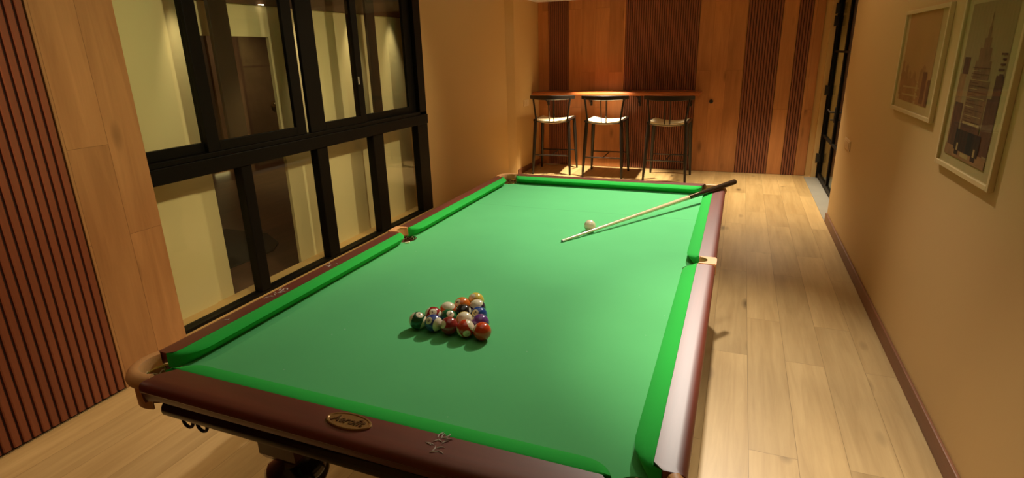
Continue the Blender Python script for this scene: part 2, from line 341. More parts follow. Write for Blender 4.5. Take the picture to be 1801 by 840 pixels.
# ================================================================== WINDOW (left)
win = bpy.data.objects.new('window_1', None); COL.objects.link(win); win.location = (-2.12, 1.26, 0.11); win['kind'] = 'structure'
G = M['black_al']
def zz(z): return z + H
X0, X1 = -2.165, -2.095
bm = bmesh.new()
box(bm, X0, X1, -0.20, 2.722, 0.115, zz(-0.685)); box(bm, X0, X1, 2.535, 2.722, zz(-0.685), zz(0.18)); box(bm, X0, X1, 2.60, 2.722, zz(0.18), 2.50); box(bm, X0, X1, -0.20, 2.722, 2.44, 2.50)
struct('window_frame', bm, G, win)
bm = bmesh.new(); box(bm, X0, X1 + 0.012, -0.20, 2.722, zz(0.172), zz(0.262), bev=0.004); box(bm, X0, X1, -0.20, 2.722, zz(0.262), zz(0.292), bev=0.003)
struct('transom', bm, G, win)
for a, b in ((0.395, 0.478), (1.10, 1.218), (1.80, 1.955)):
    bmm = bmesh.new(); box(bmm, X0, X1, a, b, zz(-0.685), zz(0.172), bev=0.006); struct('mullion', bmm, G, win)
for a, b in ((-0.20, 0.395), (0.478, 1.10), (1.218, 1.80), (1.955, 2.535)):
    struct('lower_pane', B(-2.136, -2.130, a, b, zz(-0.685), zz(0.172)), M['glass'], win)
TOPW = 2.44
def sash(y0, y1, xa, xb, sl, sr, zb0, mt=None):
    bm = bmesh.new()
    box(bm, xa, xb, y0, y0 + sl, zb0, TOPW, bev=0.003); box(bm, xa, xb, y1 - sr, y1, zb0, TOPW, bev=0.003)
    box(bm, xa, xb, y0 + sl, y1 - sr, zb0, zb0 + 0.058, bev=0.003); box(bm, xa, xb, y0 + sl, y1 - sr, TOPW - 0.05, TOPW)
    o = struct('sash', bm, mt or G, win)
    xm = (xa + xb) / 2
    struct('pane', B(xm - 0.003, xm + 0.003, y0 + sl, y1 - sr, zb0 + 0.058, TOPW - 0.05), M['glass'], o)
    return o
zs = zz(0.292)
sash(-0.20, 0.30, -2.165, -2.137, 0.03, 0.10, zs)
sash(0.195, 1.03, -2.133, -2.105, 0.085, 0.095, zs)
sash(1.075, 1.755, -2.133, -2.105, 0.165, 0.075, zs)
sash(1.69, 2.60, -2.165, -2.137, 0.07, 0.12, zs)
for ya, yb in ((0.43, 0.57), (1.99, 2.11)):
    struct('rear_stile', B(-2.205, -2.18, ya, yb, zs, TOPW, bev=0.003), M['black_al2'], win)
bm = bmesh.new(); box(bm, -2.105, -2.098, 1.685, 1.70, zz(0.60), zz(0.66), bev=0.002)
struct('catch', bm, mat('pale_catch', (0.5, 0.45, 0.35), 0.4), win)

# space beyond the window
bm = bmesh.new()
box(bm, -2.325, -2.30, -1.2, 0.346, 0, 2.52); box(bm, -2.325, -2.30, 0.994, 5.0, 0, 2.52); box(bm, -2.325, -2.30, 0.346, 0.994, zz(0.959), 2.52)
box(bm, -2.30, -2.288, -1.2, 0.20, 0, 2.52)
struct('wall_outer', bm, M['outer'])
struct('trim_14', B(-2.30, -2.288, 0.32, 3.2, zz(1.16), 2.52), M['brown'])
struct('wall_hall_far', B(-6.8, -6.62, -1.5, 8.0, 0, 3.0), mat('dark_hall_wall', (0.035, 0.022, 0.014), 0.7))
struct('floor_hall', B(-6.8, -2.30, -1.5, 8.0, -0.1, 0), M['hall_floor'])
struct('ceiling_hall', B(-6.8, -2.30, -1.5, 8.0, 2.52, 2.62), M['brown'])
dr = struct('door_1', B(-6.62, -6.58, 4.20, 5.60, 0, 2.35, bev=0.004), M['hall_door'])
bm = bmesh.new(); bmesh.ops.create_uvsphere(bm, u_segments=16, v_segments=10, radius=0.05, matrix=Matrix.Translation((-6.53, 5.278, H + 0.106)))
struct('knob', bm, M['brass'], dr, True)
rug = link('floor_rug', prism(bmesh.new(), [(-3.96, 1.5), (-3.95, 1.74), (-3.41, 1.75), (-3.09, 1.56), (-2.97, 1.37), (-2.99, 0.92), (-3.5, 0.85)], 0.0, 0.012), M['rug'])
tag(rug, 'dark mat lying on the brown floor beyond the lower window panes', 'mat')
for i, (x, y, z, wd) in enumerate(((-6.60, 4.12, 0.03, 0.34), (-6.60, 3.935, 0.595, 0.22))):
    o = link('glow_strip', B(-6.62, -6.59, y - wd / 2, y + wd / 2, z, z + 0.05), M['gold_glow'])  # emissive strips stand in for the yellow bright spots beyond the glass
    tag(o, ('thin glowing yellow strip seen just below the transom of the window', 'short glowing yellow strip seen just above the transom of the window')[i], 'light', 'glowing strips beyond the window')
for (y, lb) in ((0.37, 'small bright ceiling light beyond the left sliding pane'), (0.95, 'small bright ceiling light beyond the middle sliding pane')):
    bm = bmesh.new(); lathe(bm, [(0.012, zz(1.163)), (0.02, zz(1.160)), (0.02, zz(1.166))], (-2.28, y), 12)
    o = link('ceiling_spotlight', bm, mat('spot_lens', (1, 1, 1), 0.3, emit=(1, 0.8, 0.55), estr=3), None)
    tag(o, lb, 'light', 'ceiling lights beyond the window')

# ================================================================== GLAZED DOOR (far right)
door = bpy.data.objects.new('door_2', None); COL.objects.link(door); door.location = (1.80, 5.0, 0); door['kind'] = 'structure'
XD = 1.79
def leaf(y0, y1):
    bm = bmesh.new(); t = 0.022; d0, d1 = XD, XD + 0.035
    box(bm, d0, d1, y0, y0 + t, 0.02, 2.2); box(bm, d0, d1, y1 - t, y1, 0.02, 2.2); box(bm, d0, d1, y0 + t, y1 - t, 0.02, 0.075); box(bm, d0, d1, y0 + t, y1 - t, 2.13, 2.2)
    box(bm, d0, d1, y0 + t, y1 - t, zz(0.722), zz(0.745)); box(bm, d0, d1, y0 + t, y1 - t, zz(-0.285), zz(-0.258))
    o = struct('door_leaf', bm, G, door)
    struct('door_pane', B(XD + 0.014, XD + 0.020, y0 + t, y1 - t, 0.075, 2.13), M['glass_door'], o)
    return o
lf = leaf(5.03, 5.80); leaf(4.24, 5.022)
struct('door_frame', box(box(bmesh.new(), XD - 0.015, XD + 0.05, 5.803, 5.83, 0, 2.22), XD - 0.01, XD + 0.05, 4.2, 5.803, 2.202, 2.222), G, door)
for z in (zz(1.22), zz(1.08), zz(0.28), zz(-0.56)):
    bm = bmesh.new(); box(bm, XD - 0.035, XD + 0.005, 5.79, 5.815, z - 0.055, z + 0.055, bev=0.004); tube(bm, [(XD - 0.035, 5.80, z - 0.06), (XD - 0.035, 5.80, z + 0.06)], 0.01)
    struct('hinge', bm, M['iron'], door)
bm = bmesh.new(); box(bm, XD - 0.008, XD, 5.04, 5.075, zz(-0.03), zz(0.14), bev=0.002); tube(bm, [(XD - 0.005, 5.055, zz(0.085)), (XD - 0.05, 5.055, zz(0.085)), (XD - 0.055, 5.07, zz(0.087)), (XD - 0.055, 5.20, zz(0.10))], 0.009)
tube(bm, [(XD - 0.005, 5.055, zz(0.0)), (XD - 0.035, 5.055, zz(0.0)), (XD - 0.035, 5.09, zz(0.0))], 0.008)
struct('door_handle', bm, M['iron'], lf, True)
struct('wall_porch', B(3.0, 3.1, 3.0, 7.5, 0, 2.7), M['outer'])
struct('floor_porch', B(1.90, 3.1, 3.0, 7.5, -0.1, 0), M['stone'])

# switches
def switch(x, y0, y1, z0, z1, side, lb, n=2):
    o = empty('light_switch', (x, (y0 + y1) / 2, z0), lb, 'switch')
    s = side
    xa, xb = sorted((x, x + s * 0.008))
    link('switch_plate', B(xa, xb, y0, y1, z0, z1, bev=0.002), M['switch'], o)
    xa, xb = sorted((x + s * 0.008, x + s * 0.012)); wdt = (y1 - y0) * 0.8 / n
    for i in range(n):
        a = y0 + (y1 - y0) * 0.1 + i * wdt
        link('rocker', B(xa, xb, a + 0.002, a + wdt - 0.002, z0 + 0.015, z1 - 0.015, bev=0.001), M['switch'], o)
    return o
switch(XR, 3.06, 3.33, zz(-0.035), zz(0.05), -1, 'cream wall switch plate on the right wall near the black glazed door', 3)
switch(-2.02, 5.25, 5.46, zz(0.10), zz(0.19), 1, 'cream switch plate on the alcove side wall beside the bar counter', 2)

# ================================================================== FRAMED PRINTS (right wall)
def poly_on_wall(bm, pts, x, mi=0):
    vv = [bm.verts.new((x, y, z + H)) for y, z in pts]; f = bm.faces.new(vv); f.material_index = mi
    return f
def picture(lb, y0, y1, z0, z1, py0, py1, pz0, pz1, art):
    # y0 is the near side (towards the camera), y1 the far side
    o = empty('framed_print', (XR, (y0 + y1) / 2, zz(z0)), lb, 'picture', 'framed prints on the right wall')
    bm = bmesh.new(); xb = XR; xf = XR - 0.020; t = 0.020
    box(bm, xf, xb, y0, y0 + t, zz(z0), zz(z1), bev=0.002); box(bm, xf, xb, y1 - t, y1, zz(z0), zz(z1), bev=0.002)
    box(bm, xf, xb, y0 + t, y1 - t, zz(z0), zz(z0) + t, bev=0.002); box(bm, xf, xb, y0 + t, y1 - t, zz(z1) - t, zz(z1), bev=0.002)
    link('frame', bm, M['frame'], o)
    link('mount', B(XR - 0.008, XR, y0 + t, y1 - t, zz(z0) + t, zz(z1) - t), M['mat'], o)
    bm = bmesh.new(); art(bm, py0, py1, pz0, pz1, XR - 0.009)
    link('print', bm, ART, o)
    link('glazing', B(XR - 0.015, XR - 0.0135, y0 + t, y1 - t, zz(z0) + t, zz(z1) - t), M['glass'], o)
    return o
ART = [mat('print_sky', (0.54, 0.28, 0.11), 0.9, var=0.15, vscale=3), mat('print_haze', (0.40, 0.19, 0.08), 0.9, var=0.5, vscale=14),
       mat('print_dark', (0.14, 0.055, 0.03), 0.9, var=0.5, vscale=20), mat('print_light', (0.55, 0.36, 0.15), 0.9, var=0.2, vscale=20),
       mat('print_black', (0.012, 0.009, 0.008), 0.9), mat('print_tower', (0.27, 0.13, 0.06), 0.9, var=0.45, vscale=18), mat('print_sky_dull', (0.40, 0.26, 0.12), 0.9, var=0.12, vscale=3)]
def art_city(bm, a, b, c, d, x):   # a near side, b far side
    W, Hh = b - a, d - c
    P = lambda u, v: (b - u * W, c + v * Hh)      # u from the left of the picture
    poly_on_wall(bm, [P(0, 0), P(1, 0), P(1, 1), P(0, 1)], x, 0)
    rnd = random.Random(3); u = 0.0; k = 0
    while u < 1:
        w_ = rnd.uniform(0.05, 0.12); h_ = rnd.uniform(0.22, 0.42); mi = rnd.choice((1, 1, 3, 1))
        poly_on_wall(bm, [P(u, 0.0), P(min(1, u + w_), 0.0), P(min(1, u + w_), h_), P(u + w_ * 0.5, h_ + 0.03), P(u, h_)], x - 0.0004 - k * 0.00005, mi); u += w_ * 0.8; k += 1
    for (u0, u1, v0, v1) in ((0.0, 0.08, 0.06, 0.46), (0.76, 0.88, 0.02, 0.36), (0.93, 1.0, 0.0, 0.28)):
        poly_on_wall(bm, [P(u0, v0), P(u1, v0), P(u1, v1), P(u0, v1)], x - 0.0014, 2 if u0 else 1)
    for k in range(5):
        v = 0.02 + k * 0.045; poly_on_wall(bm, [P(0.15, v), P(0.7, v + 0.015), P(0.7, v + 0.03), P(0.15, v + 0.02)], x - 0.0018, 3 if k % 2 else 1)
def art_tower(bm, a, b, c, d, x):
    W, Hh = b - a, d - c
    P = lambda u, v: (b - u * W, c + v * Hh)
    poly_on_wall(bm, [P(0, 0), P(1, 0), P(1, 1), P(0, 1)], x, 6)
    k = 0
    def R(u0, u1, v0, v1, mi):
        nonlocal k; k += 1
        poly_on_wall(bm, [P(u0, v0), P(u1, v0), P(u1, v1), P(u0, v1)], x - 0.0003 - k * 0.00004, mi)
    R(0.0, 0.16, 0.1, 0.55, 1); R(0.05, 0.2, 0.55, 0.66, 2); R(0.03, 0.24, 0.05, 0.36, 2); R(0.84, 1, 0.08, 0.56, 2); R(0.76, 0.9, 0.06, 0.42, 2)
    for (u0, u1, v0, v1) in ((0.28, 0.74, 0.1, 0.52), (0.33, 0.69, 0.52, 0.64), (0.38, 0.64, 0.64, 0.72), (0.44, 0.59, 0.72, 0.78), (0.485, 0.55, 0.78, 0.85), (0.508, 0.528, 0.85, 0.93)):
        R(u0, u1, v0, v1, 5)
    for i in range(26): v = 0.12 + i * 0.019; R(0.3, 0.5 + 0.2 * (i % 2), v, v + 0.004, 2 if i % 3 else 3)
    for i in range(7): R(0.86 + 0.02 * (i % 3), 0.98, 0.5 + i * 0.03, 0.512 + i * 0.03, 2)
    R(0.0, 1.0, 0.0, 0.07, 1); R(0.22, 0.82, 0.05, 0.19, 4); R(0.3, 0.74, 0.19, 0.245, 2); R(0.32, 0.72, 0.235, 0.25, 3)
    R(0.26, 0.36, 0.02, 0.12, 4); R(0.68, 0.78, 0.02, 0.12, 4); R(0.29, 0.33, 0.05, 0.1, 3); R(0.71, 0.75, 0.05, 0.1, 3); R(0.42, 0.62, 0.02, 0.045, 3)
picture('smaller pale framed city print on the right wall, nearer the door', 1.085, 1.88, 0.428, 0.975, 1.22, 1.80, 0.49, 0.955, art_city)
picture('large framed tower and old car print on the right wall, nearest the camera', 0.262, 0.895, 0.276, 1.02, 0.365, 0.82, 0.335, 0.945, art_tower)

# ================================================================== THE TABLE
T = empty('pool_table', (0, 0, 0), 'large pool table with green baize, mahogany rails and tan leather pockets', 'pool table')
def arc(c, r, a0, a1, n, z=None):
    return [(c[0] + r * math.cos(math.radians(a0 + (a1 - a0) * i / n)), c[1] + r * math.sin(math.radians(a0 + (a1 - a0) * i / n))) for i in range(n + 1)]
# --- bed
bx, by = 0.672, 1.282
cc = (0.662, 1.275); cr = 0.062; mc = (0.676, 0.0); mr_ = 0.054
def quad_pts():
    # from (bx, mid pocket edge) up to (corner) then to (0,by)
    ay = math.sqrt(mr_ ** 2 - (bx - mc[0]) ** 2)
    a_m = math.degrees(math.atan2(ay, bx - mc[0]))
    pts = arc(mc, mr_, 180, a_m, 10)
    y_c = cc[1] - math.sqrt(cr ** 2 - (bx - cc[0]) ** 2); a_s = math.degrees(math.atan2(y_c - cc[1], bx - cc[0])) % 360
    x_c = cc[0] - math.sqrt(cr ** 2 - (by - cc[1]) ** 2); a_e = math.degrees(math.atan2(by - cc[1], x_c - cc[0])) % 360
    pts += arc(cc, cr, a_s, a_e, 14)
    return pts
q = quad_pts()
poly = [p for p in q] + [(-x, y) for x, y in q[::-1]][:-1] + [(-x, -y) for x, y in q] + [(x, -y) for x, y in q[::-1]][:-1]
# drop duplicate of start at the seam
cleaned = []
for p_ in poly:
    if not cleaned or (abs(p_[0] - cleaned[-1][0]) + abs(p_[1] - cleaned[-1][1])) > 1e-5: cleaned.append(p_)
link('playing_bed', prism(bmesh.new(), cleaned, zz(-0.075), zz(-0.045)), M['cloth'], T)

# --- cushions
def cushion(nose, back):
    secs = []
    for (nx, ny), (bx_, by_) in zip(nose, back):
        n_ = Vector((nx, ny, 0)); b_ = Vector((bx_, by_, 0)); d = b_ - n_
        if d.length < 0.004: d = d.normalized() * 0.004 if d.length > 1e-6 else Vector((0.004, 0, 0)); b_ = n_ + d
        L_ = d.length / 0.049
        f = lambda t, z: tuple((n_ + d * t) + Vector((0, 0, zz(z))))
        secs.append([f(1, -0.045), f(1, -0.0005), f(0.9, 0.0012), f(0.45, -0.003), f(0.08, -0.0075), f(0.0, -0.011), f(0.03, -0.0145), f(0.56, -0.044), f(0.60, -0.045)])
    return link('cushion', loft(bmesh.new(), secs), M['cush'], T, True)
side_nose = [(0.694, 0.034), (0.680, 0.036), (0.665, 0.041), (0.651, 0.050), (0.641, 0.062), (0.633, 0.078), (0.6295, 0.097)] + [(0.629, 0.13 + 0.2 * i) for i in range(6)] + [(0.6305, 1.15), (0.636, 1.175), (0.646, 1.196), (0.660, 1.213), (0.676, 1.225), (0.694, 1.234)]
def clampb(x): return max(0.679, x + 0.004)
side_back = [(clampb(x), y) for x, y in side_nose]
for sx in (1, -1):
    for sy in (1, -1):
        cushion([(sx * x, sy * y) for x, y in side_nose], [(sx * x, sy * y) for x, y in side_back])
end_h = [(0.0, 1.232), (0.2, 1.232), (0.4, 1.232), (0.53, 1.232), (0.556, 1.2335), (0.574, 1.239), (0.589, 1.249), (0.600, 1.262), (0.607, 1.278), (0.612, 1.298)]
end_nose = [(-x, y) for x, y in end_h[::-1]][:-1] + end_h
end_back = [(x, max(1.284, y + 0.004)) for x, y in end_nose]
for sy in (1, -1):
    cushion([(x, sy * y) for x, y in end_nose], [(x, sy * y) for x, y in end_back])

# --- wooden rails
side_prof = [(0.0, 0.0), (0.60, 0.001), (0.80, -0.001), (0.92, -0.005), (0.985, -0.012), (1.0, -0.020), (0.95, -0.026), (0.90, -0.0275), (0.89, -0.032), (0.84, -0.048), (0.74, -0.060), (0.2, -0.062), (0.0, -0.055)]
def rail_secs(sts, out, axis):
    secs = []
    for s_, inn in sts:
        sec = []
        for a, z in side_prof:
            o_ = inn + (out - inn) * a
            sec.append((o_, s_, zz(z)) if axis == 'x' else (s_, o_, zz(z)))
        secs.append(sec)
    return secs
for sx in (1, -1):
    for sy in (1, -1):
        sts = [(0.0435, 0.6795), (0.6, 0.6795), (1.212, 0.6795), (1.232, 0.700)]
        se = rail_secs(sts, 0.748, 'x')
        se = [[(sx * x, sy * y, z) for x, y, z in s] for s in se]
        link('rail', loft(bmesh.new(), se), M['rail'], T, True)
for sy in (1, -1):
    sts = [(-0.620, 1.345), (-0.617, 1.320), (-0.590, 1.2845), (0.0, 1.2845), (0.590, 1.2845), (0.617, 1.320), (0.620, 1.345)]
    se = rail_secs(sts, 1.375, 'y')
    se = [[(x, sy * y, z) for x, y, z in s] for s in se]
    link('rail', loft(bmesh.new(), se), M['rail_x'], T, True)

# --- apron under the rails
ap_prof = [(-0.05, -0.058), (0.0, -0.058), (0.004, -0.066), (0.0, -0.070)]
bulge = [(0.0, -0.070), (0.010, -0.074), (0.018, -0.084), (0.021, -0.096), (0.018, -0.108), (0.008, -0.116), (0.0, -0.1185), (-0.05, -0.1185), (-0.05, -0.070)]
for sy in (1, -1):
    bm = bmesh.new(); loft(bm, [[(x, sy * (1.325 + a), zz(z)) for a, z in ap_prof + [(-0.05, -0.070)]] for x in (-0.592, 0.592)])
    ao = link('apron', bm, M['apron'], T)
    bm = bmesh.new(); loft(bm, [[(x * (1 - 0.006 * (1 if abs(a) < .001 else 0)), sy * (1.325 + a), zz(z)) for a, z in bulge] for x in (-0.600, -0.592, 0.592, 0.600)])
    link('moulding', bm, M['gloss_black'], ao, True)
for sx in (1, -1):
    bm = bmesh.new(); loft(bm, [[(sx * (0.70 + a), y, zz(z)) for a, z in ap_prof + [(-0.05, -0.070)]] for y in (-1.195, 1.195)])
    ao = link('apron', bm, M['apron'], T)
    bm = bmesh.new(); loft(bm, [[(sx * (0.70 + a), y, zz(z)) for a, z in bulge] for y in (-1.205, 1.205)])
    link('moulding', bm, M['gloss_black'], ao, True)
bm = bmesh.new(); box(bm, -0.59, 0.59, -1.20, 1.20, zz(-0.16), zz(-0.076)); 
link('slate_frame', bm, M['apron'], T)

# --- leather pockets with brass rails and nets
def ring_sector(bm, c, prof, a0, a1, n, sx, sy, taper=0.0):
    secs = []
    for i in range(n + 1):
        t = i / n; a = math.radians(a0 + (a1 - a0) * t)
        secs.append([(sx * (c[0] + r * math.cos(a)), sy * (c[1] + r * math.sin(a)), zz(z)) for r, z in prof])
    return loft(bm, secs)
lea_prof = [(0.056, -0.032), (0.055, -0.010), (0.060, 0.000), (0.068, 0.0035), (0.080, 0.002), (0.090, -0.006), (0.0945, -0.018), (0.092, -0.028), (0.085, -0.033)]
for sx in (1, -1):
    for sy in (1, -1):
        bm = bmesh.new(); ring_sector(bm, (0.660, 1.270), lea_prof, -29, 118, 28, sx, sy)
        pk = link('pocket_leather', bm, M['leather'], T, True)
        bm = bmesh.new(); ring_sector(bm, (0.660, 1.270), [(0.072, -0.032), (0.078, -0.030), (0.080, -0.034), (0.080, -0.098), (0.075, -0.098)], -8, 112, 22, sx, sy)
        link('leather_skirt', bm, M['leather'], pk, True)
        bm = bmesh.new()
        tube(bm, [(sx * x, sy * y, zz(-0.036)) for x, y in arc((0.660, 1.270), 0.058, -45, 135, 16)], 0.0045, 8)
        tube(bm, [(sx * x, sy * y, zz(-0.062)) for x, y in arc((0.655, 1.265), 0.052, -45, 135, 16)], 0.004, 8)
        for a in (-30, 30, 60, 120):
            p0 = arc((0.660, 1.270), 0.058, a, a, 1)[0]; p1 = arc((0.655, 1.265), 0.052, a, a, 1)[0]
            tube(bm, [(sx * p0[0], sy * p0[1], zz(-0.036)), (sx * p1[0], sy * p1[1], zz(-0.062))], 0.0035, 6)
        link('brass_rail', bm, M['brass'], pk, True)
        bm = bmesh.new(); nn = 14
        for dr_ in (1, -1):
            for k in range(nn):
                pts = []
                for j in range(9):
                    t = j / 8; a = 2 * PI * (k / nn) + dr_ * t * 1.2; r = 0.056 * (1 - 0.55 * t * t)
                    pts.append((sx * (0.660 + r * math.cos(a)), sy * (1.270 + r * math.sin(a)), zz(-0.047 - 0.06 * t)))
                tube(bm, pts, 0.0016, 5)
        nb_ = [( (0.002 + 0.0245 * math.sin(t * PI / 2)), -0.215 + 0.012 * t) for t in (0, 0.5, 1)]
        link('net', bm, M['net'], pk)
        bm = bmesh.new(); ring_sector(bm, (0.660, 1.270), [(0.059, -0.034), (0.061, -0.034), (0.063, -0.09), (0.061, -0.09)], -35, 125, 20, sx, sy)
        link('pocket_lining', bm, M['leather_in'], pk)
for sx in (1, -1):
    inner = arc((0.690, 0.0), 0.030, 100, -100, 14)[::-1]
    pl = [(0.6815, -0.0425), (0.742, -0.0425), (0.7485, -0.036), (0.7485, 0.036), (0.742, 0.0425), (0.6815, 0.0425)]
    poly = pl + [(x, y) for x, y in inner[::-1]]
    poly = [(0.6815, -0.0425), (0.744, -0.0425), (0.750, -0.036), (0.750, 0.036), (0.744, 0.0425), (0.6815, 0.0425)] + [(x, y) for x, y in arc((0.688, 0.0), 0.031, 100, -100, 14)]
    bm = bmesh.new(); prism(bm, [(sx * x, y) for x, y in poly], zz(-0.040), zz(0.0025))
    bmesh.ops.bevel(bm, geom=[e for e in bm.edges if all(v.co.z > zz(0.0) for v in e.verts)], offset=0.003, segments=2, affect='EDGES')
    pk = link('pocket_leather', bm, M['leather'], T, True)
    bm = bmesh.new(); tube(bm, [(sx * x, y, zz(-0.044)) for x, y in arc((0.672, 0.0), 0.048, -80, 80, 14)], 0.0045, 8)
    tube(bm, [(sx * 0.745, 0.03, zz(-0.045)), (sx * 0.745, -0.03, zz(-0.045))], 0.004, 8)
    link('brass_rail', bm, M['brass'], pk, True)
    bm = bmesh.new(); nn = 12
    for dr_ in (1, -1):
        for k in range(nn):
            pts = []
            for j in range(8):
                t = j / 7; a = 2 * PI * (k / nn) + dr_ * t * 1.2; r = 0.047 * (1 - 0.55 * t * t)
                pts.append((sx * (0.668 + r * math.cos(a)), r * math.sin(a), zz(-0.047 - 0.07 * t)))
            tube(bm, pts, 0.0016, 5)
    link('net', bm, M['net'], pk)
    # small brass plate end at the cloth edge of the pocket mouth
    bm = bmesh.new(); tube(bm, [(sx * 0.640, -0.060, zz(-0.043)), (sx * 0.626, -0.050, zz(-0.041)), (sx * 0.630, -0.040, zz(-0.043))], 0.004, 8)
    link('net_tie', bm, M['net'], pk)

# --- legs
def leg(cx, cy):
    bm = bmesh.new()
    h = 0.07
    prof = [(h, zz(-0.12)), (h, zz(-0.355)), (h - 0.010, zz(-0.375)), (0.045, zz(-0.385))]
    secs = [[(cx + sx_ * r, cy + sy_ * r, z) for sx_, sy_ in ((-1, -1), (1, -1), (1, 1), (-1, 1))] for r, z in prof]
    loft(bm, secs)
    o = link('leg', bm, M['apron'], T)
    bm = bmesh.new()
    lathe(bm, [(0.045, zz(-0.375)), (0.052, zz(-0.39)), (0.06, zz(-0.40)), (0.085, zz(-0.415)), (0.098, zz(-0.435)), (0.098, zz(-0.46)), (0.085, zz(-0.49)), (0.07, zz(-0.52)), (0.062, zz(-0.56)), (0.058, zz(-0.62)), (0.056, zz(-0.68)), (0.062, zz(-0.70)), (0.070, zz(-0.715)), (0.062, zz(-0.73)), (0.05, zz(-0.75)), (0.06, zz(-0.77)), (0.07, zz(-0.79)), (0.066, 0.01), (0.05, 0.0)], (cx, cy), 32)
    link('turned_shaft', bm, M['gloss_black'], o, True)
for lx in (-0.435, 0.435):
    for ly in (-1.08, 0.0, 1.08): leg(lx, ly)
# stretcher under the near end is not visible; rest hooks under the apron
for hx in (-0.548, -0.495):
    bm = bmesh.new(); pts = [(hx - 0.018, -1.315, zz(-0.112)), (hx - 0.018, -1.315, zz(-0.128))] + [(hx + 0.018 * math.cos(math.radians(a)), -1.315, zz(-0.136) + 0.018 * math.sin(math.radians(a))) for a in range(180, 375, 15)]
    tube(bm, pts, 0.0045, 8); link('rest_hook', bm, M['iron'], T, True)
# --- plaque
bm = bmesh.new(); n = 40; c0 = (0.007, -1.318)
def ell(a, b, z): return [(c0[0] + a * math.cos(2 * PI * k / n), c0[1] + b * math.sin(2 * PI * k / n), zz(z)) for k in range(n)]
loft(bm, [ell(0.061, 0.027, 0.0), ell(0.061, 0.027, 0.004), ell(0.059, 0.0255, 0.006), ell(0.055, 0.0225, 0.006), ell(0.053, 0.021, 0.0045)])
pq = link('maker_plaque', bm, M['plaque'], T, True)
def text_mesh(txt, size, shear=0.0, extrude=0.001, bold=0.0):
    cu = bpy.data.curves.new('txt', 'FONT'); cu.body = txt; cu.size = size; cu.shear = shear; cu.extrude = extrude; cu.align_x = 'CENTER'; cu.align_y = 'CENTER'; cu.offset = bold; cu.resolution_u = 3
    o = bpy.data.objects.new('txt', cu); COL.objects.link(o)
    me = bpy.data.meshes.new_from_object(o.evaluated_get(bpy.context.evaluated_depsgraph_get()))
    bpy.data.objects.remove(o); bpy.data.curves.remove(cu)
    return me
bpy.context.view_layer.update()
me = text_mesh('Aerofit', 0.029, 0.35, 0.0008, 0.0004)
xs = [v.co.x for v in me.vertices]; ys = [v.co.y for v in me.vertices]; mx_ = (min(xs) + max(xs)) / 2; my_ = (min(ys) + max(ys)) / 2
for v in me.vertices: v.co = Vector((v.co.x - mx_ + c0[0], (v.co.y - my_) + c0[1], v.co.z + zz(0.0055)))
me.materials.append(M['plaque_dark']); o = bpy.data.objects.new('plaque_lettering', me); COL.objects.link(o); o.parent = pq; o.matrix_parent_inverse = Matrix.Identity(4)
# --- chalk scuffs on the rails (thin flat marks)
rnd = random.Random(11)
def scuff(cx, cy, n, spread, ln, z=0.0015):
    bm = bmesh.new()
    for i in range(n):
        x = cx + rnd.uniform(-spread[0], spread[0]); y = cy + rnd.uniform(-spread[1], spread[1]); a = rnd.uniform(0, PI); bend = rnd.uniform(-1.5, 1.5); pts = []
        for j in range(6):
            t = j / 5; pts.append((x, y, zz(z))); x += math.cos(a) * ln / 5; y += math.sin(a) * ln / 5; a += bend / 5
        tube(bm, pts, [0.0006, 0.0013, 0.0018, 0.0017, 0.0011, 0.0005], 5)
    link('chalk_scuff', bm, M['chalk'], T)
scuff(-0.708, -0.80, 12, (0.014, 0.045), 0.018); scuff(-0.712, -0.50, 6, (0.012, 0.03), 0.016)
scuff(-0.710, -1.02, 3, (0.006, 0.008), 0.010); scuff(0.235, -1.318, 16, (0.014, 0.030), 0.018)

# the table is 2.85 m long over the rails: stretch the pieces built above about its near end
def fit_length():
    seen = set()
    def walk(o):
        for c in o.children:
            if c.type == 'MESH' and c.data.name not in seen:
                seen.add(c.data.name)
                for v in c.data.vertices: v.co.y = 0.012 + v.co.y * 1.0181 + 0.0068 * v.co.y ** 2
            walk(c)
    walk(T)
fit_length()

